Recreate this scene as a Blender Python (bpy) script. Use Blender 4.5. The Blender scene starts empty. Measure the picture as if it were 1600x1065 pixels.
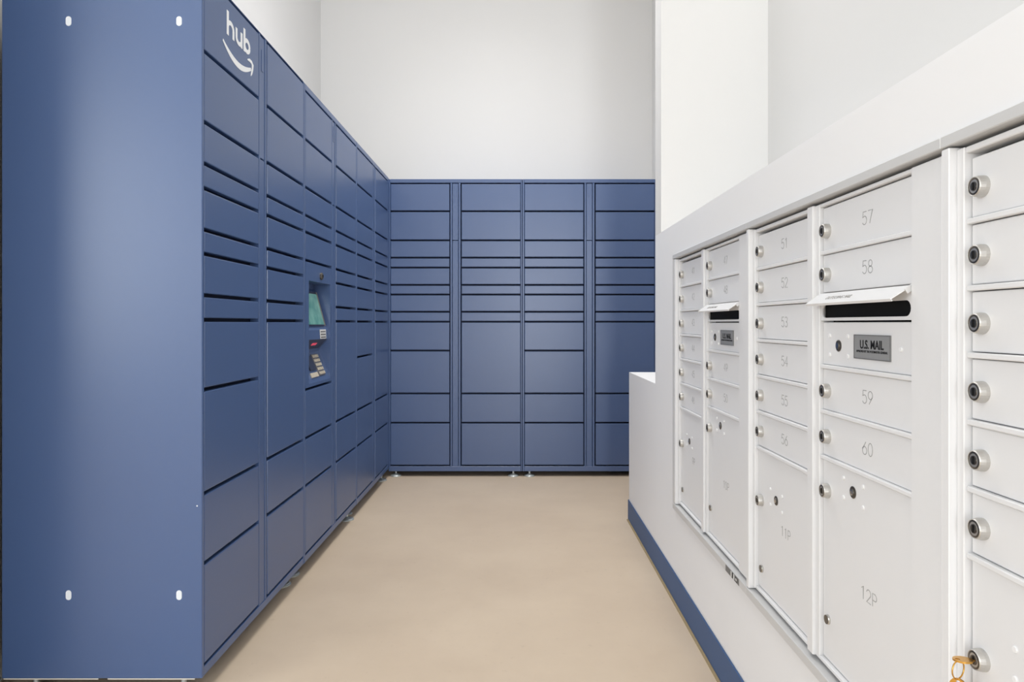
import bpy, bmesh, math
from mathutils import Vector, Matrix

PI = math.pi
S = bpy.context.scene
C = S.collection

# ------------------------------------------------------------------ camera, world, lights, exposure
cam_d = bpy.data.cameras.new('camera')
cam = bpy.data.objects.new('camera', cam_d)
C.objects.link(cam)
cam.location = (0, 0, 1.0)
cam.rotation_euler = (PI / 2, 0, 0)
cam_d.sensor_width = 36.0
cam_d.lens = 24.0
cam_d.shift_x = -8.0 / 1600
cam_d.shift_y = -27.5 / 1600
cam_d.clip_start = 0.02
S.camera = cam

w = bpy.data.worlds.new('world')
S.world = w
w.use_nodes = True
w.node_tree.nodes['Background'].inputs['Color'].default_value = (0.985, 0.99, 1.0, 1)
w.node_tree.nodes['Background'].inputs['Strength'].default_value = 1.0

def area(name, loc, rot, sx, sy, power, col=(0.93, 0.965, 1.0), spread=180):
    l = bpy.data.lights.new(name, 'AREA')
    l.shape = 'RECTANGLE'; l.size = sx; l.size_y = sy; l.energy = power; l.color = col; l.spread = math.radians(spread)
    o = bpy.data.objects.new(name, l); C.objects.link(o)
    o.location = loc; o.rotation_euler = rot
    return o
# unseen ceiling lights added over the aisle and the lobby behind the viewer; daylight from a glass door; unseen side light added to brighten the mailbox wall
area('added_ceiling_light', (-0.15, 3.5, 3.97), (0, 0, 0), 0.6, 1.2, 17, (1, 0.985, 0.965), 105)
area('added_ceiling_light', (-0.15, 3.2, 3.97), (0, 0, 0), 1.2, 0.9, 22.5, (1, 0.985, 0.965))
area('added_ceiling_light', (-2.6, -2.0, 3.97), (0, 0, 0), 1.2, 1.2, 4)
area('added_ceiling_light', (0.6, -2.0, 3.97), (0, 0, 0), 1.2, 1.2, 6)
area('glass_door_daylight', (0.58, -4.15, 1.45), (PI / 2, 0, 0), 0.75, 2.5, 108)
area('added_side_light', (-3.95, -2.1, 1.9), (0, -PI / 2, 0), 2.2, 3.6, 116, (0.9, 0.955, 1.0))

S.view_settings.view_transform = 'Standard'
S.view_settings.look = 'None'
S.view_settings.gamma = 1.0
S.view_settings.use_curve_mapping = False
S.view_settings.exposure = 0.0

# ------------------------------------------------------------------ materials
def lin(r, g, b):
    f = lambda c: (c / 12.92) if c <= 0.04045 else ((c + 0.055) / 1.055) ** 2.4
    return (f(r / 255), f(g / 255), f(b / 255), 1)

def mat(name, col, rough=0.5, metal=0.0, spec=0.5, noise=0.0, nscale=8.0, bump=0.0, bscale=300.0, coat=0.0, emit=None, estr=0.0):
    m = bpy.data.materials.new(name); m.use_nodes = True
    nt = m.node_tree; b = nt.nodes['Principled BSDF']
    b.inputs['Base Color'].default_value = col
    b.inputs['Roughness'].default_value = rough
    b.inputs['Metallic'].default_value = metal
    b.inputs['Specular IOR Level'].default_value = spec
    b.inputs['Coat Weight'].default_value = coat
    tc = nt.nodes.new('ShaderNodeTexCoord')
    if noise > 0:
        n = nt.nodes.new('ShaderNodeTexNoise'); n.inputs['Scale'].default_value = nscale
        n.inputs['Detail'].default_value = 5
        nt.links.new(tc.outputs['Object'], n.inputs['Vector'])
        mx = nt.nodes.new('ShaderNodeMix'); mx.data_type = 'RGBA'
        mx.inputs['A'].default_value = tuple(c * (1 - noise) for c in col[:3]) + (1,)
        mx.inputs['B'].default_value = tuple(min(1, c * (1 + noise)) for c in col[:3]) + (1,)
        nt.links.new(n.outputs['Fac'], mx.inputs['Factor'])
        nt.links.new(mx.outputs['Result'], b.inputs['Base Color'])
    if bump > 0:
        n2 = nt.nodes.new('ShaderNodeTexNoise'); n2.inputs['Scale'].default_value = bscale
        nt.links.new(tc.outputs['Object'], n2.inputs['Vector'])
        bp = nt.nodes.new('ShaderNodeBump'); bp.inputs['Strength'].default_value = bump
        bp.inputs['Distance'].default_value = 0.002
        nt.links.new(n2.outputs['Fac'], bp.inputs['Height'])
        nt.links.new(bp.outputs['Normal'], b.inputs['Normal'])
    if emit:
        b.inputs['Emission Color'].default_value = emit
        b.inputs['Emission Strength'].default_value = estr
    return m

BLUE = mat('blue_powder_coat', lin(67, 92, 137), rough=0.35, spec=0.9, noise=0.03, nscale=3, bump=0.03, bscale=220)
WALL = mat('white_wall_paint', lin(234, 233, 231), rough=0.7, spec=0.3, noise=0.008, nscale=2, bump=0.05, bscale=160)
HALF = mat('bright_white_wall_paint', lin(247, 247, 248), rough=0.6, spec=0.35, noise=0.006, nscale=2, bump=0.04, bscale=160)
CEIL = mat('white_ceiling_paint', lin(240, 240, 239), rough=0.8, spec=0.2, noise=0.008, nscale=2)
BASE = mat('blue_rubber_base', lin(66, 94, 136), rough=0.55, spec=0.4, noise=0.03, nscale=10)
CAULK = mat('tan_sealant', lin(168, 148, 112), rough=0.6, noise=0.15, nscale=30)
MAILW = mat('white_mailbox_enamel', lin(238, 238, 239), rough=0.42, spec=0.45, noise=0.006, nscale=4, bump=0.02, bscale=400)
TRIMM = mat('pale_grey_aluminium_trim', lin(212, 212, 212), rough=0.4, spec=0.5, noise=0.01, nscale=5)
SATIN = mat('satin_nickel', lin(205, 203, 199), rough=0.42, metal=0.85, noise=0.03, nscale=60)
CHROME = mat('brushed_chrome', lin(205, 203, 198), rough=0.25, metal=1.0, noise=0.04, nscale=60)
DARKM = mat('dark_lock_metal', lin(112, 107, 100), rough=0.32, metal=0.9, noise=0.06, nscale=80)
BLACK = mat('black_void', lin(14, 14, 15), rough=0.7, spec=0.2, noise=0.1, nscale=40)
ENGR = mat('engraved_grey', lin(164, 164, 164), rough=0.6, noise=0.05, nscale=60)
STUDW = mat('white_stud_enamel', lin(247, 247, 248), rough=0.3, noise=0.005, nscale=10)
PLATE = mat('grey_plate', lin(150, 151, 152), rough=0.4, spec=0.5, noise=0.05, nscale=120)
STICK = mat('dark_grey_sticker', lin(118, 118, 118), rough=0.5, noise=0.08, nscale=90)
INK = mat('black_ink', lin(22, 22, 24), rough=0.6, noise=0.05, nscale=60)
INKG = mat('grey_ink', lin(150, 146, 142), rough=0.6, noise=0.05, nscale=60)
WHITEP = mat('white_print', lin(244, 246, 248), rough=0.45, noise=0.005, nscale=20)
CAP = mat('white_plastic_cap', lin(232, 238, 244), rough=0.4, noise=0.01, nscale=20)
BRASS = mat('brass', lin(214, 164, 82), rough=0.28, metal=1.0, noise=0.08, nscale=50)
EDGE = mat('bare_white_edge', lin(225, 220, 210), rough=0.5, noise=0.1, nscale=25)
NAVY = mat('dark_navy_plastic', lin(44, 50, 72), rough=0.35, noise=0.05, nscale=30)
BEZEL = mat('grey_bezel', lin(120, 118, 118), rough=0.35, metal=0.4, noise=0.05, nscale=30)
KEYM = mat('beige_keys', lin(206, 196, 176), rough=0.4, noise=0.12, nscale=60)
LABELW = mat('label_white', lin(228, 228, 226), rough=0.5, noise=0.02, nscale=40)
RED = mat('red_scanner_light', lin(235, 90, 110), rough=0.3, noise=0.1, nscale=60, emit=lin(255, 70, 95), estr=0.35)
BLOCKM = mat('dark_shade_block', lin(52, 46, 42), rough=0.4, noise=0.05, nscale=20)
FOOTM = mat('galvanised_steel', lin(190, 196, 196), rough=0.4, metal=0.6, noise=0.08, nscale=60)
GAPSHADE = mat('navy_gap_shade', lin(34, 43, 68), rough=0.6, spec=0.3, noise=0.05, nscale=20)  # carcass colour darkened to carry the shade seen in the door gaps
RUBBER = mat('dark_foot_rubber', lin(52, 56, 64), rough=0.5, noise=0.05, nscale=40)

# floor: sealed tan concrete
FLOOR = bpy.data.materials.new('tan_sealed_concrete'); FLOOR.use_nodes = True
nt = FLOOR.node_tree; b = nt.nodes['Principled BSDF']
tc = nt.nodes.new('ShaderNodeTexCoord')
n1 = nt.nodes.new('ShaderNodeTexNoise'); n1.inputs['Scale'].default_value = 1.6; n1.inputs['Detail'].default_value = 9; n1.inputs['Roughness'].default_value = 0.62
n2 = nt.nodes.new('ShaderNodeTexNoise'); n2.inputs['Scale'].default_value = 38; n2.inputs['Detail'].default_value = 4
nt.links.new(tc.outputs['Object'], n1.inputs['Vector']); nt.links.new(tc.outputs['Object'], n2.inputs['Vector'])
r1 = nt.nodes.new('ShaderNodeValToRGB')
r1.color_ramp.elements[0].position = 0.3; r1.color_ramp.elements[0].color = lin(206, 187, 165)
r1.color_ramp.elements[1].position = 0.72; r1.color_ramp.elements[1].color = lin(219, 201, 178)
nt.links.new(n1.outputs['Fac'], r1.inputs['Fac'])
r2 = nt.nodes.new('ShaderNodeValToRGB')
r2.color_ramp.elements[0].position = 0.24; r2.color_ramp.elements[0].color = (0.86, 0.85, 0.84, 1)
r2.color_ramp.elements[1].position = 0.36; r2.color_ramp.elements[1].color = (1, 1, 1, 1)
nt.links.new(n2.outputs['Fac'], r2.inputs['Fac'])
mx = nt.nodes.new('ShaderNodeMix'); mx.data_type = 'RGBA'; mx.blend_type = 'MULTIPLY'; mx.inputs['Factor'].default_value = 0.5
nt.links.new(r1.outputs['Color'], mx.inputs['A']); nt.links.new(r2.outputs['Color'], mx.inputs['B'])
nt.links.new(mx.outputs['Result'], b.inputs['Base Color'])
b.inputs['Roughness'].default_value = 0.5
b.inputs['Specular IOR Level'].default_value = 0.35

# touch screen: teal map-like display
SCREEN = bpy.data.materials.new('teal_display'); SCREEN.use_nodes = True
nt = SCREEN.node_tree; b = nt.nodes['Principled BSDF']
tc = nt.nodes.new('ShaderNodeTexCoord'); n1 = nt.nodes.new('ShaderNodeTexNoise'); n1.inputs['Scale'].default_value = 14
nt.links.new(tc.outputs['Object'], n1.inputs['Vector'])
r1 = nt.nodes.new('ShaderNodeValToRGB')
r1.color_ramp.elements[0].position = 0.35; r1.color_ramp.elements[0].color = lin(64, 140, 132)
r1.color_ramp.elements[1].position = 0.7; r1.color_ramp.elements[1].color = lin(140, 196, 178)
nt.links.new(n1.outputs['Fac'], r1.inputs['Fac'])
nt.links.new(r1.outputs['Color'], b.inputs['Emission Color']); b.inputs['Emission Strength'].default_value = 0.42
b.inputs['Base Color'].default_value = lin(40, 80, 78); b.inputs['Roughness'].default_value = 0.15

# ------------------------------------------------------------------ geometry helpers
def add_box(bm, x0, x1, y0, y1, z0, z1, bev=0.0, seg=1):
    vs = [bm.verts.new(p) for p in ((x0, y0, z0), (x1, y0, z0), (x1, y1, z0), (x0, y1, z0), (x0, y0, z1), (x1, y0, z1), (x1, y1, z1), (x0, y1, z1))]
    fs = [bm.faces.new([vs[i] for i in f]) for f in ((0, 3, 2, 1), (4, 5, 6, 7), (0, 1, 5, 4), (1, 2, 6, 5), (2, 3, 7, 6), (3, 0, 4, 7))]
    if bev > 0:
        es = set()
        for f in fs: es.update(f.edges)
        bmesh.ops.bevel(bm, geom=list(es), offset=bev, segments=seg, affect='EDGES', profile=0.6)

def lathe(bm, prof, axis='y', c=(0, 0, 0), n=20):
    """revolve (radius, t) pairs; axis y points out of a front face toward -y for growing t"""
    rings = []
    for r, t in prof:
        ring = []
        for k in range(n):
            a = 2 * PI * k / n
            if axis == 'y': p = (c[0] + r * math.cos(a), c[1] - t, c[2] + r * math.sin(a))
            else: p = (c[0] + r * math.cos(a), c[1] + r * math.sin(a), c[2] + t)
            ring.append(bm.verts.new(p))
        rings.append(ring)
    for a, b_ in zip(rings, rings[1:]):
        for k in range(n):
            bm.faces.new((a[k], a[(k + 1) % n], b_[(k + 1) % n], b_[k]))
    bm.faces.new(rings[-1]); bm.faces.new(list(reversed(rings[0])))
    bmesh.ops.recalc_face_normals(bm, faces=bm.faces)

def ribbon(bm, pts, width, y0, th=0.0006):
    """flat stroke of constant width in the x-z plane of a front face (facing -y), th thick"""
    P = [Vector((p[0], p[1])) for p in pts]
    wid = width if isinstance(width, (list, tuple)) else [width] * len(P)
    L, R = [], []
    for i, p in enumerate(P):
        a = P[max(0, i - 1)]; c = P[min(len(P) - 1, i + 1)]
        d = (c - a); d = d.normalized() if d.length > 1e-9 else Vector((1, 0))
        nrm = Vector((-d.y, d.x)); h = wid[i] / 2
        if 0 < i < len(P) - 1:
            d1 = (p - a).normalized(); cs = max(0.5, nrm.dot(Vector((-d1.y, d1.x)))); h = h / cs
        L.append(p + nrm * h); R.append(p - nrm * h)
    def ring(y): return [bm.verts.new((q.x, y, q.y)) for q in L], [bm.verts.new((q.x, y, q.y)) for q in R]
    fl, fr = ring(y0 - th); bl, br = ring(y0)
    for i in range(len(P) - 1):
        bm.faces.new((fl[i], fl[i + 1], fr[i + 1], fr[i]))
        bm.faces.new((fl[i], bl[i], bl[i + 1], fl[i + 1]))
        bm.faces.new((fr[i], fr[i + 1], br[i + 1], br[i]))
    bm.faces.new((fl[0], fr[0], br[0], bl[0])); bm.faces.new((fl[-1], bl[-1], br[-1], fr[-1]))
    bmesh.ops.recalc_face_normals(bm, faces=bm.faces)

def arc(cx, cz, rx, rz, a0, a1, n=10):
    return [(cx + rx * math.cos(math.radians(a0 + (a1 - a0) * i / n)), cz + rz * math.sin(math.radians(a0 + (a1 - a0) * i / n))) for i in range(n + 1)]

def mesh_of(bm, name, m, smooth=False):
    me = bpy.data.meshes.new(name); bm.to_mesh(me); bm.free()
    me.materials.append(m)
    if smooth:
        for p in me.polygons: p.use_smooth = True
    return me

def link(name, me, parent=None, loc=(0, 0, 0), rot=(0, 0, 0)):
    o = bpy.data.objects.new(name, me); C.objects.link(o)
    o.location = loc; o.rotation_euler = rot
    if parent: o.parent = parent
    return o

def obj(name, bm, m, parent=None, loc=(0, 0, 0), rot=(0, 0, 0), smooth=False):
    return link(name, mesh_of(bm, name, m, smooth), parent, loc, rot)

def boxobj(name, m, parent, x0, x1, y0, y1, z0, z1, bev=0.0, seg=1):
    """box whose origin sits at the middle of its bottom"""
    c = ((x0 + x1) / 2, (y0 + y1) / 2, z0)
    bm = bmesh.new(); add_box(bm, x0 - c[0], x1 - c[0], y0 - c[1], y1 - c[1], 0, z1 - z0, bev, seg)
    return obj(name, bm, m, parent, c)

_cache = {}
def cached(key, fn):
    if key not in _cache: _cache[key] = fn()
    return _cache[key]

def slab(wd, th, ht, bev, m, seg=2):
    """shared door slab: front at y=0, x centred, base at z=0"""
    def make():
        bm = bmesh.new(); add_box(bm, -wd / 2, wd / 2, 0, th, 0, ht, bev, seg); return mesh_of(bm, 'door', m)
    return cached(('slab', round(wd, 4), th, round(ht, 4), bev, m.name), make)

def thing(name, label, cat, loc, rz=0, group=None):
    o = bpy.data.objects.new(name, None); C.objects.link(o)
    o.location = loc; o.rotation_euler = (0, 0, rz); o.empty_display_size = 0.1
    o['label'] = label; o['category'] = cat
    if group: o['group'] = group
    return o

def tag(o, label, cat, group=None):
    o['label'] = label; o['category'] = cat
    if group: o['group'] = group
    return o

def struct(name, bm, m, loc=(0, 0, 0)):
    o = obj(name, bm, m, None, loc); o['kind'] = 'structure'; return o

def sbox(name, m, *b):
    bm = bmesh.new(); add_box(bm, *b); return struct(name, bm, m)

def text_obj(name, body, size, m, parent, loc, extr=0.0003, offset=0.0, sx=1.0, rot=(PI / 2, 0, 0)):
    cu = bpy.data.curves.new(name, 'FONT'); cu.body = body; cu.size = size; cu.align_x = 'CENTER'; cu.align_y = 'CENTER'
    cu.extrude = extr; cu.offset = offset; cu.resolution_u = 3
    t = bpy.data.objects.new(name + '_tmp', cu); C.objects.link(t)
    bpy.context.view_layer.update()
    me = bpy.data.meshes.new_from_object(t.evaluated_get(bpy.context.evaluated_depsgraph_get()))
    bpy.data.objects.remove(t); bpy.data.curves.remove(cu)
    me.materials.clear(); me.materials.append(m)
    o = link(name, me, parent, loc, rot); o.scale = (sx, 1, 1)
    return o

# ------------------------------------------------------------------ room shell
XL, XR, YB, ZC = -1.445, 0.993, 5.02, 4.0     # left wall, right wall, back wall, ceiling
XM = 0.57                                      # face of the mailbox wall
YN = -0.5                                      # near end of the side walls
XO, XP, YO = -4.0, 2.6, -4.2                   # sides of the lobby behind the viewer
sbox('floor', FLOOR, XO, XP, YO, YB, -0.1, 0.0)
sbox('ceiling', CEIL, XO, XP, YO, YB + 0.12, ZC, ZC + 0.1)
sbox('wall_back', WALL, XL - 0.12, XR + 0.12, YB, YB + 0.12, 0, ZC)
sbox('wall_left', WALL, XL - 0.12, XL, 1.50, YB, 0, ZC)
sbox('wall_right', WALL, XR, XR + 0.12, YN, YB, 0, ZC)
sbox('wall_entry', WALL, XO, XL - 0.12, 1.50, 1.62, 0, ZC)
sbox('wall_passage', WALL, XR + 0.12, XP, YN, YN + 0.12, 0, ZC)
sbox('wall_lobby_left', WALL, XO - 0.12, XO, YO, 1.62, 0, ZC)
sbox('wall_lobby_right', WALL, XP, XP + 0.12, YO, YN + 0.12, 0, ZC)
bm = bmesh.new()                               # front wall behind the viewer with a glass door opening
add_box(bm, XO, 0.2, YO - 0.12, YO, 0, ZC); add_box(bm, 0.96, XP, YO - 0.12, YO, 0, ZC); add_box(bm, 0.2, 0.96, YO - 0.12, YO, 2.7, ZC)
struct('wall_front', bm, WALL)
# unseen dark block added to shade the near end of the lockers, left of the picture edge
sbox('shade_block', BLOCKM, XL, -1.372, 1.50, 1.796, 0, 2.3)
# full-height pier and low ledge wall behind it
sbox('wall_pier', WALL, XM, XR, 2.702, 2.815, 1.36, ZC)
sbox('wall_ledge', HALF, XM, XR, 2.815, 3.475, 0, 0.752)
# half-height mailbox wall: a frame of masonry around the mailbox opening
MY0, MY1, MZ0, MZ1 = 2.468, 0.115, 0.337, 1.243
bm = bmesh.new()
ys = [YN, MY1, MY0, 2.815]; zs = [0, MZ0, MZ1, 1.36]
add_box(bm, XM, XR, YN, 2.815, 0, MZ0)
add_box(bm, XM, XR, YN, 2.702, MZ1, 1.36)
add_box(bm, XM, XR, MY0, 2.815, MZ0, MZ1)
add_box(bm, XM, XR, 2.702, 2.815, MZ1, 1.36)
add_box(bm, XM, XR, YN, MY1, MZ0, MZ1)
add_box(bm, 0.95, XR, MY1, MY0, MZ0, MZ1)
struct('wall_mailbox', bm, HALF)
# blue rubber base with a thin tan sealant line at the floor
bm = bmesh.new(); add_box(bm, XM - 0.005, XM, YN, 3.48, 0.004, 0.103, 0.002); add_box(bm, XM - 0.005, XR, 3.475, 3.48, 0.004, 0.103)
struct('baseboard_mailbox', bm, BASE)
bm = bmesh.new(); add_box(bm, XM - 0.012, XM, YN, 3.475, 0.0, 0.0042); struct('trim_1', bm, CAULK)

# ------------------------------------------------------------------ parcel lockers
W = 0.868          # unit width
D = 0.53           # unit depth
RL = [1.9150, 1.724, 1.536, 1.4255, 1.3600, 1.2495, 1.1855, 1.0750, 1.0095, 0.8235, 0.5475, 0.3615, 0.091]
RB = [1.9150, 1.732, 1.542, 1.4290, 1.3640, 1.2510, 1.1880, 1.0753, 1.0105, 0.8220, 0.5420, 0.3510, 0.071]
GAP = 0.0105
DT = 0.022
D1 = (0.0135, 0.3945)
D2 = (0.4735, 0.8545)

def foot(parent, x, y, ztop):
    bm = bmesh.new()
    lathe(bm, [(0.036, 0.0), (0.036, 0.004), (0.030, 0.009), (0.012, 0.015), (0.0075, 0.018), (0.0065, ztop + 0.004)], axis='z', n=18)
    return obj('levelling_foot', bm, FOOTM, parent, (x, y, 0), smooth=False)

def locker(label, loc, rz, rows, zb, group, console=False, hub=False, corner=0.0, sidecaps=False, feet=(0.020, 0.020)):
    t = thing('parcel_locker', label, 'locker', loc, rz, group)
    ztop = 1.942
    # carcass set back behind the doors
    bm = bmesh.new()
    def cb(x0, x1, y0, z0, z1): add_box(bm, x0, x1, y0, D - 0.002, z0, z1)
    if console:                                 # carcass leaves room for the recessed terminal
        zc1, zc0 = rows[5] - 0.03, rows[5] - 0.4935
        cb(0.012, W - 0.012, 0.032, zb + 0.002, zc0); cb(0.012, W - 0.012, 0.032, zc1, ztop - 0.002)
        cb(0.012, W - 0.012, 0.100, zc0, zc1); cb(0.380, W - 0.012, 0.032, zc0, zc1)
    else: cb(0.012, W - 0.012, 0.032, zb + 0.002, ztop - 0.002)
    obj('carcass', bm, GAPSHADE, t)
    sp = boxobj('side_panel', BLUE, t, 0.0, 0.0115, 0.0, D, zb, ztop, 0.0018)
    boxobj('side_panel', BLUE, t, W - 0.0115, W - 0.0038, 0.0, D, zb, ztop, 0.0012)
    boxobj('seam_shade_strip', GAPSHADE, t, W - 0.0037, W - 0.0004, 0.008, D - 0.004, zb + 0.001, ztop - 0.001)  # dark strip added so the seam between units looks shaded
    boxobj('top_panel', BLUE, t, 0.0118, W - 0.0118, 0.0, D, rows[0] + 0.003, ztop, 0.0015)
    boxobj('base_rail', BLUE, t, 0.0118, W - 0.0118, 0.001, 0.03, zb, rows[-1] - 0.004, 0.0015)
    # centre post: two stiles and the strip between them
    zt = rows[0] + 0.003; z0 = rows[-1] - 0.004
    boxobj('centre_stile', BLUE, t, 0.4005, 0.4120, 0.001, 0.031, z0, zt, 0.0015)
    boxobj('centre_stile', BLUE, t, 0.4535, 0.4665, 0.001, 0.031, z0, zt, 0.0015)
    boxobj('strip_cover', BLUE, t, 0.4145, 0.4510, 0.003, 0.031, z0, rows[2] - 0.002, 0.0012)
    up = boxobj('strip_cover', BLUE, t, 0.4145, 0.4510, 0.003, 0.031, rows[2] + 0.002, zt - 0.004, 0.0012)
    pl = boxobj('sensor_plate', BLUE, up, -0.0085, 0.0085, -0.0155, -0.0139, 0.285, 0.355, 0.0006)
    def door(c, a, b_, **k):
        h = a - b_ - GAP
        me = slab(c[1] - c[0], DT, h, 0.0028, BLUE)
        return link('door', me, t, ((c[0] + c[1]) / 2, 0.0, b_ + GAP / 2))
    # left column
    if console:
        lv = rows[:6] + [rows[5] - 0.5105] + rows[10:]
        for i in range(len(lv) - 1):
            if i == 5: build_console(t, lv[5], lv[6])
            else: door(D1, lv[i], lv[i + 1])
    else:
        for i in range(len(rows) - 1):
            d = door(D1, rows[i], rows[i + 1])
            if hub and i == 0: build_hub(d, (D1[0] + D1[1]) / 2, rows[1] + GAP / 2)
    lv = rows[:9] + rows[10:]
    for i in range(len(lv) - 1): door(D2, lv[i], lv[i + 1])
    for x, fy in ((0.045, feet[0]), (W - 0.06, feet[1])):
        foot(t, x, fy, zb); foot(t, x, D - 0.06, zb)
    if corner > 0:
        boxobj('corner_filler', BLUE, t, W, W + corner, 0.002, 0.03, zb, ztop, 0.001)
    if sidecaps:
        for y, z in ((0.353, 1.798), (0.0610, 1.798), (0.353, 0.2825), (0.0610, 0.2825)):
            bm = bmesh.new()
            def ov(r, hh, n=8): return [(r * math.cos(PI * k / n), hh + r * math.sin(PI * k / n)) for k in range(n + 1)] + [(r * math.cos(PI + PI * k / n), -hh + r * math.sin(PI + PI * k / n)) for k in range(n + 1)]
            a = [bm.verts.new((0.0, q[0], q[1])) for q in ov(0.0075, 0.0055)]
            b2 = [bm.verts.new((-0.0012, q[0], q[1])) for q in ov(0.0069, 0.0055)]
            for i in range(len(a)): bm.faces.new((a[i], a[(i + 1) % len(a)], b2[(i + 1) % len(a)], b2[i]))
            bm.faces.new(b2); bmesh.ops.recalc_face_normals(bm, faces=bm.faces)
            obj('slot_cap', bm, CAP, sp, (-0.00575, y - D / 2, z - zb))
        boxobj('panel_edge', EDGE, sp, -0.0055, -0.0035, -D / 2 + 0.02, -0.015, -0.0025, 0)
        boxobj('panel_edge', EDGE, sp, -0.0055, -0.0035, 0.01, D / 2 - 0.005, -0.0025, 0)
    if sidecaps:
        bm = bmesh.new(); lathe(bm, [(0.0022, 0.0), (0.0014, 0.0006)], n=8)
        obj('paint_chip', bm, WHITEP, sp, (-0.0058, -D / 2 + 0.0135, 0.518 - zb), (0, 0, -PI / 2))
    return t

def build_hub(d, cx, cz):
    """white lower-case lettering over a curved arrow; coordinates measured in the unit's own x, z"""
    def T(pts): return [(x - cx, z - cz) for x, z in pts]
    y = -0.0003; SW = 0.0135
    bm = bmesh.new()
    x0 = 0.158; zb = 1.829; xh = 0.0465
    ribbon(bm, T([(x0, zb), (x0, zb + 0.0695)]), SW, y)                                   # h
    ribbon(bm, T([(x0, zb + 0.022)] + arc(x0 + 0.0195, zb + 0.0245, 0.0195, 0.0165, 165, 0, 10) + [(x0 + 0.039, zb)]), SW * 0.95, y - 0.0001)
    x1 = x0 + 0.0610                                                                      # u
    ribbon(bm, T([(x1, zb + xh)] + arc(x1 + 0.0185, zb + 0.0205, 0.0185, 0.0145, 180, 345, 10) + [(x1 + 0.037, zb + 0.022)]), SW * 0.95, y - 0.0001)
    ribbon(bm, T([(x1 + 0.037, zb), (x1 + 0.037, zb + xh)]), SW, y)
    x2 = x1 + 0.0590                                                                      # b
    ribbon(bm, T([(x2, zb), (x2, zb + 0.0695)]), SW, y)
    ribbon(bm, T(arc(x2 + 0.0195, zb + 0.0232, 0.0195, 0.0168, 0, 360, 22)), SW * 0.95, y - 0.0001)
    obj('lettering', bm, WHITEP, d)
    bm = bmesh.new()
    n = 22; pts = []; wd = []
    for i in range(n + 1):
        s = i / n
        x = 0.126 + 0.203 * s
        z = 1.806 - 0.0385 * (math.sin(PI * (0.02 + 0.86 * s)) ** 0.85) + 0.004 * s
        pts.append((x, z)); wd.append(0.002 + 0.0165 * math.sin(PI * min(1, 0.08 + 0.80 * s)) ** 0.9)
    ribbon(bm, T(pts), wd, y)
    hp = [(0.3015, 1.8135), (0.318, 1.8175), (0.334, 1.8165), (0.3425, 1.8105), (0.3405, 1.797), (0.334, 1.783), (0.3275, 1.7725)]
    ribbon(bm, T(hp), [0.004, 0.0095, 0.0105, 0.0125, 0.011, 0.0095, 0.003], y - 0.0001)
    obj('arrow_mark', bm, WHITEP, d)

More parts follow.
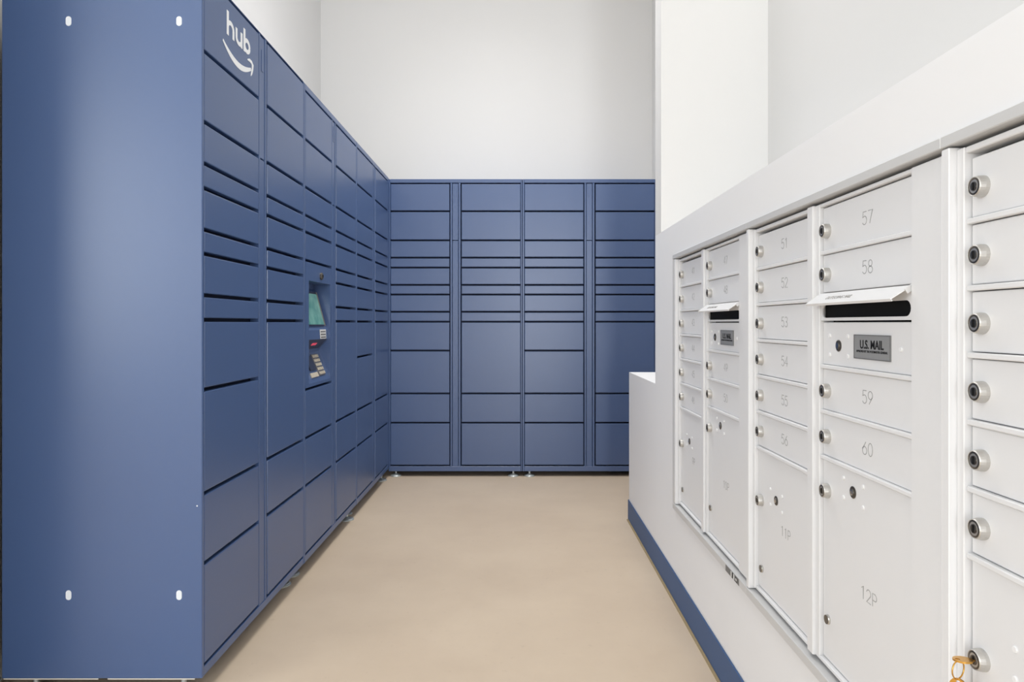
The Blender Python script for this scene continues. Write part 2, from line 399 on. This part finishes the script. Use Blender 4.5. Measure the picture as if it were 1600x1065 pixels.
def build_console(t, zt, zb):
    """recessed touch-screen terminal in place of doors; x, z in the unit's frame"""
    xa, xb = D1; z1 = zt - GAP / 2; z0 = zb + GAP / 2
    ra, rb = 0.0560, 0.3660; r1, r0 = 1.172, 0.757
    ox, oz = (xa + xb) / 2, z0
    bm = bmesh.new()
    def bx(a, b_, c, d_, e, f): add_box(bm, a - ox, b_ - ox, c, d_, e - oz, f - oz)
    bx(xa, ra, 0, DT, z0, z1); bx(rb, xb, 0, DT, z0, z1); bx(ra, rb, 0, DT, r1, z1); bx(ra, rb, 0, DT, z0, r0)
    # lining: stepped profile swept across the recess
    prof = [(DT, r1), (0.074, r1), (0.074, 1.150), (0.060, 1.138), (0.018, 0.983), (0.010, 0.972), (0.007, 0.934), (0.046, 0.892), (0.052, 0.878), (0.0, r0)]
    A = [bm.verts.new((ra - ox, y, z - oz)) for y, z in prof]; B = [bm.verts.new((rb - ox, y, z - oz)) for y, z in prof]
    for i in range(len(prof) - 1): bm.faces.new((A[i], A[i + 1], B[i + 1], B[i]))
    for x in (ra, rb):
        q = [bm.verts.new((x - ox, y, z - oz)) for y, z in ((DT, r0), (0.08, r0), (0.08, r1), (DT, r1))]; bm.faces.new(q)
    con = obj('console', bm, BLUE, t, (ox, 0, oz))
    def sub(name, m, x, y, z, tilt, wd, ht, th, bev=0.0):
        """plate lying on a slope: centre (x,y,z), front normal tilted up by tilt"""
        b2 = bmesh.new(); add_box(b2, -wd / 2, wd / 2, -th, 0, -ht / 2, ht / 2, bev)
        return obj(name, b2, m, con, (x - ox, y, z - oz), (tilt, 0, 0))
    tl = -math.atan2(0.060 - 0.018, 1.138 - 0.983)
    sub('screen_frame', NAVY, 0.205, 0.0385, 1.0615, tl, 0.262, 0.150, 0.006, 0.001)
    sub('screen', SCREEN, 0.203, 0.0325, 1.0610, tl, 0.238, 0.136, 0.0012)
    sub('screen_side_trim', BEZEL, 0.328, 0.0385, 1.0610, tl, 0.006, 0.152, 0.010, 0.001)
    b2 = bmesh.new()
    lb = sub('instruction_label', LABELW, 0.283, 0.0086, 0.954, -0.05, 0.088, 0.040, 0.0012)
    for k in range(3):
        s_ = bmesh.new(); add_box(s_, -0.036, 0.036, -0.0018, -0.0012, 0.0075 - 0.012 * k, 0.0135 - 0.012 * k); obj('printed_line', s_, STICK, lb)
    ts = math.atan2(0.039, 0.042)
    sub('scanner_bezel', NAVY, 0.200, 0.0265, 0.913, ts, 0.270, 0.055, 0.002)
    sub('scanner_window', RED, 0.205, 0.0250, 0.913, ts, 0.062, 0.013, 0.002, 0.0005)
    tk = -math.atan2(0.052, 0.878 - r0)
    yk = lambda z: 0.052 * (z - r0) / (0.878 - r0)
    kp = sub('keypad', BEZEL, 0.270, yk(0.822), 0.822, tk, 0.085, 0.098, 0.005, 0.001)
    kb = bmesh.new()
    for i in range(4):
        for j in range(5):
            x = -0.031 + i * 0.0207; z = -0.038 + j * 0.019
            add_box(kb, x - 0.0068, x + 0.0068, -0.0075, -0.005, z - 0.0058, z + 0.0058)
    o = obj('key_grid', kb, KEYM, kp); o['kind'] = 'stuff'
    sub('card_reader', NAVY, 0.172, yk(0.832), 0.832, tk, 0.080, 0.062, 0.007, 0.002)
    fk = sub('function_keys', KEYM, 0.165, yk(0.785), 0.785, tk, 0.095, 0.020, 0.005, 0.001)
    b2 = bmesh.new(); lathe(b2, [(0.0155, 0.0), (0.0155, 0.006), (0.012, 0.009), (0.0075, 0.009), (0.0075, 0.006)], n=20)
    lk = obj('key_lock', b2, DARKM, con, (0.222 - ox, 0, 1.199 - oz))
    b2 = bmesh.new(); lathe(b2, [(0.0073, 0.0), (0.0073, 0.0066)], n=16); obj('lock_core', b2, BLACK, lk)

XF = -0.832
YF = 4.46
Y0 = 1.8035
GL = 'parcel lockers along the left wall'; GB = 'parcel lockers against the far wall'
locker('blue parcel locker nearest the viewer, white lettering and arrow on top door', (XF, Y0, 0), PI / 2, [1.9365] + RL[1:], 0.062, GL, hub=True, sidecaps=True, feet=(0.07, 0.07))
locker('blue parcel locker with recessed touch screen and keypad', (XF, Y0 + W, 0), PI / 2, RL, 0.060, GL, console=True, feet=(0.07, 0.036))
locker('blue parcel locker beyond the touch screen, ending in the room corner', (XF, Y0 + 2 * W, 0), PI / 2, RL, 0.058, GL, corner=0.052, feet=(0.07, 0.034))
XB0 = -0.8405
BW = 1.009                                     # the far units are a touch wider
locker('blue parcel locker facing the viewer, touching the left-hand row in the corner', (XB0, YF, 0), 0, RB, 0.034, GB).scale.x = BW
locker('blue parcel locker facing the viewer, partly hidden by the low white wall', (XB0 + W * BW, YF, 0), 0, RB, 0.034, GB).scale.x = BW

# ------------------------------------------------------------------ mailboxes
GLY = {
 '0': [arc(0.3, 0.5, 0.28, 0.5, 90, 450, 18)],
 '1': [[(0.1, 0.8), (0.34, 1.0), (0.34, 0.0)]],
 '2': [arc(0.3, 0.73, 0.27, 0.27, 170, -35, 9) + [(0.03, 0.0), (0.6, 0.0)]],
 '3': [arc(0.28, 0.75, 0.26, 0.25, 150, -90, 9) + arc(0.28, 0.26, 0.29, 0.26, 90, -155, 9)],
 '4': [[(0.46, 0.0), (0.46, 1.0), (0.0, 0.3), (0.62, 0.3)]],
 '5': [[(0.54, 1.0), (0.1, 1.0), (0.05, 0.55)] + arc(0.28, 0.33, 0.29, 0.33, 125, -150, 11)],
 '6': [[(0.46, 1.0)] + arc(0.3, 0.31, 0.28, 0.31, 160, 520, 18)],
 '7': [[(0.02, 1.0), (0.58, 1.0), (0.22, 0.0)]],
 '8': [arc(0.3, 0.76, 0.23, 0.24, -90, 270, 14), arc(0.3, 0.26, 0.28, 0.26, 90, 450, 14)],
 '9': [[(0.14, 0.0)] + arc(0.3, 0.69, 0.28, 0.31, -20, 340, 18)],
 'P': [[(0.05, 0.0), (0.05, 1.0), (0.33, 1.0)] + arc(0.33, 0.74, 0.24, 0.26, 90, -90, 8) + [(0.05, 0.48)]],
}
def number(txt, parent, loc, h=0.0215):
    def make():
        bm = bmesh.new(); adv = 0.86 * h; x = -adv * len(txt) / 2 + 0.09 * h
        for ch in txt:
            for st in GLY[ch]:
                ribbon(bm, [(x + p[0] * h * 1.15, (p[1] - 0.5) * h) for p in st], 0.0013, 0.0, 0.0003)
            x += adv
        return mesh_of(bm, 'number', ENGR)
    return link('number', cached(('num', txt, h), make), parent, loc)

def lock_meshes():
    bm = bmesh.new(); lathe(bm, [(0.0135, 0.0), (0.0135, 0.005), (0.0124, 0.0110), (0.0114, 0.0122), (0.0108, 0.0118)], n=24)
    a = mesh_of(bm, 'cam_lock', SATIN)
    bm = bmesh.new(); lathe(bm, [(0.0107, 0.009), (0.0107, 0.0120), (0.0088, 0.0124), (0.0080, 0.0108), (0.0062, 0.0108), (0.0056, 0.0126), (0.0010, 0.0126)], n=20)
    b_ = mesh_of(bm, 'lock_core', DARKM)
    bm = bmesh.new(); add_box(bm, -0.0010, 0.0010, -0.0132, -0.0124, -0.0045, 0.0045)
    c = mesh_of(bm, 'keyway', BLACK)
    bm = bmesh.new(); add_box(bm, -0.0010, 0.0010, -0.0016, 0.0, -0.0045, 0.0045)
    return a, b_, c
LOCK, CORE, KEYWAY = lock_meshes()
def cam_lock(parent, x, z):
    a = link('cam_lock', LOCK, parent, (x, 0, z)); 
    link('lock_core', CORE, a); link('keyway', KEYWAY, a)
    return a
def _disc(r, t, m, name, n=20, inner=None):
    bm = bmesh.new(); lathe(bm, [(r, 0.0), (r, t * 0.6), (r * 0.82, t)], n=n); return mesh_of(bm, name, m)
POST = _disc(0.0105, 0.0022, DARKM, 'post_lock')
POSTK = None
STUD = _disc(0.0042, 0.0020, STUDW, 'stud', 10)
PLUG = _disc(0.0090, 0.0045, CHROME, 'plug')
bm = bmesh.new(); lathe(bm, [(0.0055, 0.002), (0.0055, 0.0034), (0.003, 0.0036)], n=14); POSTK = mesh_of(bm, 'post_core', CHROME)
bm = bmesh.new(); lathe(bm, [(0.0082, 0.0040), (0.0082, 0.0050)], n=16); PLUGF = mesh_of(bm, 'plug_face', DARKM)

def post_lock(parent, x, z, studs=True):
    a = link('post_lock', POST, parent, (x, 0, z)); link('post_core', POSTK, a)
    if studs:
        for dx in (-0.0345, 0.0345):
            for dz in (-0.0175, 0.0175): link('stud', STUD, parent, (x + dx, 0, z + dz))

UW = 0.770
C1 = (0.032, 0.327); C2 = (0.379, 0.683)
DY = 0.012                                     # doors sit this far behind the frame face
R1 = [1.2165 - 0.0855 * k for k in range(7)]
PB = 0.371
R2 = [1.2185, 1.1335, 1.0545, 1.0030, 0.9195, 0.8345, 0.7485]
ZR1, ZR0 = 1.226, 0.362

def mailbox(label, y0, nums, parcels, end_trim=False, sticker=False, flap_text=True):
    t = thing('mailbox_unit', label, 'mailbox', (XM, y0, 0), -PI / 2, 'wall mailbox units')
    # dark back box behind the doors
    boxobj('cabinet_body', BLACK, t, 0.006, UW - 0.004, 0.034, 0.36, ZR0 - 0.01, ZR1 + 0.008)
    # face frame: stiles, divider, flange and rails of one colour
    bm = bmesh.new()
    F = lambda *b: add_box(bm, *b, 0.0012)
    F(0.000, 0.0165, -0.007, 0.033, ZR0 - 0.006, ZR1 + 0.003)       # proud near-left stile
    F(0.0165, C1[0] - 0.001, 0.003, 0.033, ZR0, ZR1)                 # inner stile
    F(C1[1] + 0.001, 0.3375, 0.004, 0.033, ZR0, ZR1)
    F(0.3375, 0.3625, -0.001, 0.033, ZR0, ZR1)                       # divider between the columns
    F(0.3625, C2[0] - 0.001, 0.005, 0.033, ZR0, ZR1)
    F(C2[1] + 0.001, 0.756, 0.003, 0.033, ZR0, ZR1)                  # wide flange
    F(0.756, UW - 0.0006, 0.007, 0.033, ZR0, ZR1)
    for c, zs_ in ((C1, R1), (C2, [z for i, z in enumerate(R2) if i not in (2, 3)])):
        F(c[0] - 0.001, c[1] + 0.001, 0.005, 0.033, zs_[0] + 0.0015, ZR1)
        F(c[0] - 0.001, c[1] + 0.001, 0.005, 0.033, ZR0, PB - 0.0015)
        for z in zs_[1:]: F(c[0] - 0.001, c[1] + 0.001, 0.0062, 0.033, z - 0.0042, z + 0.0030)
    obj('face_frame', bm, MAILW, t)
    # aluminium trim around the opening
    x0 = -0.021 if end_trim else 0.0
    boxobj('top_trim', TRIMM, t, x0, UW - 0.0003, -0.008, 0.03, 1.2315, 1.2470, 0.0012)
    boxobj('bottom_trim', TRIMM, t, x0, UW - 0.0003, -0.008, 0.03, 0.3330, 0.3540, 0.0012)
    if end_trim:
        boxobj('end_trim', TRIMM, t, x0, -0.0045, -0.0075, 0.03, 0.3542, 1.2313, 0.0012)
    def mdoor(c, za, zb_, part='door'):
        h = za - zb_
        me = slab(c[1] - c[0] - 0.002, 0.016, h, 0.0012, MAILW, 1)
        return link(part, me, t, ((c[0] + c[1]) / 2, DY, zb_))
    # left column: six doors over a parcel door
    hx = (C1[1] - C1[0]) / 2
    for i in range(6):
        d = mdoor(C1, R1[i] - 0.0055, R1[i + 1] + 0.0042)
        cam_lock(d, -hx + 0.022, (0.0855 - 0.0097) / 2 - 0.002)
        if nums: number(str(nums[0] + i), d, (0.012, 0, (0.0855 - 0.0097) / 2 + 0.001))
    d = mdoor(C1, R1[6] - 0.0055, PB, 'parcel_door')
    cam_lock(d, -hx + 0.022, 0.580 - PB)
    post_lock(d, -hx + 0.112, 0.602 - PB)
    p = link('plug', PLUG, d, (-hx + 0.024, 0, 0.418 - PB)); link('plug_face', PLUGF, p)
    if parcels: number(parcels[0], d, (0.018, 0, 0.545 - PB))
    # right column
    hx = (C2[1] - C2[0]) / 2; k = 6
    for i in (0, 1, 4, 5):
        d = mdoor(C2, R2[i] - (0.001 if i == 0 else 0.0052), R2[i + 1] + 0.0035)
        hh = R2[i] - R2[i + 1] - 0.009
        cam_lock(d, -hx + 0.020, hh / 2 - 0.002)
        if nums: number(str(nums[0] + k), d, (0.012, 0, hh / 2 + 0.001)); k += 1
    # outgoing-mail slot with open flap
    cx = (C2[0] + C2[1]) / 2
    bm = bmesh.new()
    za, zb_ = 1.0530, 1.0050; sa, sb = 1.0345, 1.0105; xl, xr = -0.1485, 0.144
    add_box(bm, -hx, hx, 0, 0.003, sa - zb_, za - zb_); add_box(bm, -hx, hx, 0, 0.003, 0, sb - zb_)
    # rounded ends of the slot
    r = (sa - sb) / 2; zm = (sa + sb) / 2 - zb_
    for side, xe, xs in ((-1, -hx, xl), (1, hx, xr)):
        pts = [(xe, sb - zb_), (xs, sb - zb_)]
        pts = [(xe, zm - r), (xs - side * r, zm - r)] + [(xs - side * r + side * r * math.sin(a), zm - r * math.cos(a)) for a in [PI * q / 8 for q in range(1, 8)]] + [(xs - side * r, zm + r), (xe, zm + r)]
        fa = [bm.verts.new((q[0], 0.0, q[1])) for q in pts]; fb = [bm.verts.new((q[0], 0.003, q[1])) for q in pts]
        bm.faces.new(fa); bm.faces.new(fb)
        for i in range(len(pts)): bm.faces.new((fa[i], fa[(i + 1) % len(pts)], fb[(i + 1) % len(pts)], fb[i]))
    bmesh.ops.recalc_face_normals(bm, faces=bm.faces)
    sl = obj('slot_panel', bm, MAILW, t, (cx, DY - 0.004, zb_))
    bk = bmesh.new(); add_box(bk, -hx + 0.002, hx - 0.002, 0.0075, 0.0085, sb - zb_ - 0.003, sa - zb_ + 0.003)
    obj('slot_shade_plate', bk, BLACK, sl)  # flat black plate stands in for the shade inside the slot
    bm = bmesh.new()
    L = 0.0335; T_ = 0.0016
    q = [(-0.1505, 0), (0.1505, 0), (0.1445, -L), (-0.1505, -L)]
    A = [bm.verts.new((x, -T_ / 2, z)) for x, z in q]; B = [bm.verts.new((x, T_ / 2, z)) for x, z in q]
    bm.faces.new(A); bm.faces.new(B)
    for i in range(4): bm.faces.new((A[i], A[(i + 1) % 4], B[(i + 1) % 4], B[i]))
    # folded near end and lip
    add_box(bm, 0.1490, 0.1510, -0.002, 0.006, -0.012, 0.001)
    add_box(bm, -0.1505, 0.1445, -T_ / 2, 0.0040, -L - 0.0012, -L)
    bmesh.ops.recalc_face_normals(bm, faces=bm.faces)
    fl = obj('flap', bm, MAILW, t, (cx, DY - 0.006, 1.0555), (-math.radians(55), 0, 0))
    if flap_text:
        text_obj('flap_lettering', 'OUTGOING MAIL', 0.0125, INKG, fl, (-0.045, -T_ / 2 - 0.0002, -0.0185), 0.0001, 0.0, 0.95)
    # mail carrier's door with plate
    d = mdoor(C2, 1.0020, R2[4] + 0.0035, 'carrier_door')
    hh = 1.0020 - R2[4] - 0.0035
    post_lock(d, -hx + 0.063, hh / 2 - 0.003)
    link('stud', STUD, d, (0.0995 + 0.012, 0, hh / 2 - 0.002))
    pb = bmesh.new(); add_box(pb, -0.0575, 0.0575, -0.0016, 0, -0.0205, 0.0205, 0.0005)
    plt = obj('name_plate', pb, PLATE, d, (0.0275, 0, hh / 2 - 0.002))
    eb = bmesh.new()
    for a in ((-0.0575, 0.0575, -0.0024, -0.0016, 0.0190, 0.0205), (-0.0575, 0.0575, -0.0024, -0.0016, -0.0205, -0.0190), (-0.0575, -0.0563, -0.0024, -0.0016, -0.019, 0.019), (0.0563, 0.0575, -0.0024, -0.0016, -0.019, 0.019)): add_box(eb, *a)
    obj('plate_rim', eb, STICK, plt)
    if nums:
        text_obj('plate_lettering', 'U.S. MAIL', 0.0200, INK, plt, (0, -0.0018, 0.0035), 0.0002, 0.00045, 0.92)
        text_obj('plate_small_lettering', 'APPROVED BY THE POSTMASTER GENERAL', 0.0052, INK, plt, (0, -0.0018, -0.0075), 0.0002, 0.00008, 0.98)
    d = mdoor(C2, R2[6] - 0.0055, PB, 'parcel_door')
    cam_lock(d, -hx + 0.020, 0.687 - PB)
    post_lock(d, -hx + 0.116, 0.7075 - PB)
    p = link('plug', PLUG, d, (-hx + 0.022, 0, 0.447 - PB)); link('plug_face', PLUGF, p)
    if parcels: number(parcels[1], d, (0.016, 0, 0.548 - PB))
    if sticker:
        sb_ = bmesh.new(); add_box(sb_, -0.055, 0.055, -0.0006, 0, -0.0080, 0.0080)
        st = obj('sticker', sb_, STICK, t, (0.664, -0.0081, 0.3435))
        sb_ = bmesh.new(); add_box(sb_, 0.000, 0.009, -0.001, -0.0006, -0.007, 0.007); add_box(sb_, 0.026, 0.044, -0.001, -0.0006, -0.0055, 0.0055); obj('dark_mark', sb_, INK, st)
        sb_ = bmesh.new(); add_box(sb_, -0.010, -0.001, -0.001, -0.0006, -0.007, 0.007); add_box(sb_, 0.011, 0.020, -0.001, -0.0006, -0.007, 0.007); add_box(sb_, 0.030, 0.040, -0.0013, -0.001, -0.003, 0.003); obj('light_mark', sb_, LABELW, st)
    return t

YA, YBX, YC = 2.448, 1.677, 0.9065
mailbox('white wall mailbox unit at the far end, next to the pillar and blue lockers', YA, (41,), ('9P', '10P'), end_trim=True, sticker=True)
mailbox('white wall mailbox unit in the middle with doors numbered 51 to 60', YBX, (51,), ('11P', '12P'))
mailbox('white wall mailbox unit cut off by the right picture edge, key in its lock', YC, None, None, flap_text=False)

# ------------------------------------------------------------------ keys left in the near parcel lock
KX = XM + DY - 0.0124; KY = YC - (C1[0] + 0.022); KZ = 0.580
def brass_key(name, label, loc, rot):
    t = thing(name, label, 'key', loc, 0, 'brass keys on the ring'); t.rotation_euler = rot
    # blade along local +x from the origin, bow along -x, flat in local x-y
    bm = bmesh.new(); add_box(bm, -0.003, 0.0005, -0.0035, 0.0035, -0.001, 0.001, 0.0004); add_box(bm, 0.0, 0.0180, -0.0030, 0.0030, -0.0009, 0.0009, 0.0004)
    obj('blade', bm, BRASS, t)
    bm = bmesh.new(); n = 24
    out = [(-0.0125 + 0.0115 * math.cos(2 * PI * k / n), 0.0105 * math.sin(2 * PI * k / n)) for k in range(n)]
    inn = [(-0.0190 + 0.0028 * math.cos(2 * PI * k / n), 0.0028 * math.sin(2 * PI * k / n)) for k in range(n)]
    def ring(p, z): return [bm.verts.new((x, y, z)) for x, y in p]
    ot, ob, it, ib = ring(out, 0.0011), ring(out, -0.0011), ring(inn, 0.0011), ring(inn, -0.0011)
    for k in range(n):
        j = (k + 1) % n
        bm.faces.new((ot[k], ot[j], it[j], it[k])); bm.faces.new((ob[j], ob[k], ib[k], ib[j]))
        bm.faces.new((ob[k], ob[j], ot[j], ot[k])); bm.faces.new((it[k], it[j], ib[j], ib[k]))
    obj('bow', bm, BRASS, t)
    return t
brass_key('brass_key', 'brass key pushed into the lowest lock of the nearest mailbox unit', (KX - 0.0005, KY, KZ), (math.radians(-6), 0, 0))
def torus(R, r, n=28, m_=8):
    bm = bmesh.new(); rings = []
    for i in range(n):
        a = 2 * PI * i / n; rings.append([bm.verts.new(((R + r * math.cos(2 * PI * j / m_)) * math.cos(a), r * math.sin(2 * PI * j / m_), (R + r * math.cos(2 * PI * j / m_)) * math.sin(a))) for j in range(m_)])
    for i in range(n):
        for j in range(m_): bm.faces.new((rings[i][j], rings[(i + 1) % n][j], rings[(i + 1) % n][(j + 1) % m_], rings[i][(j + 1) % m_]))
    bmesh.ops.recalc_face_normals(bm, faces=bm.faces)
    return bm
RX, RZ = KX - 0.0195, KZ - 0.0115
o = obj('key_ring', torus(0.0115, 0.0009), BRASS, None, (RX, KY - 0.001, RZ), (0, 0, math.radians(25)), True)
tag(o, 'thin brass ring hanging from the key in the nearest mailbox lock', 'key ring')
brass_key('brass_key', 'second brass key dangling from the ring at the bottom picture edge', (RX, KY - 0.002, RZ - 0.0345), (0, math.radians(90), math.radians(40)))
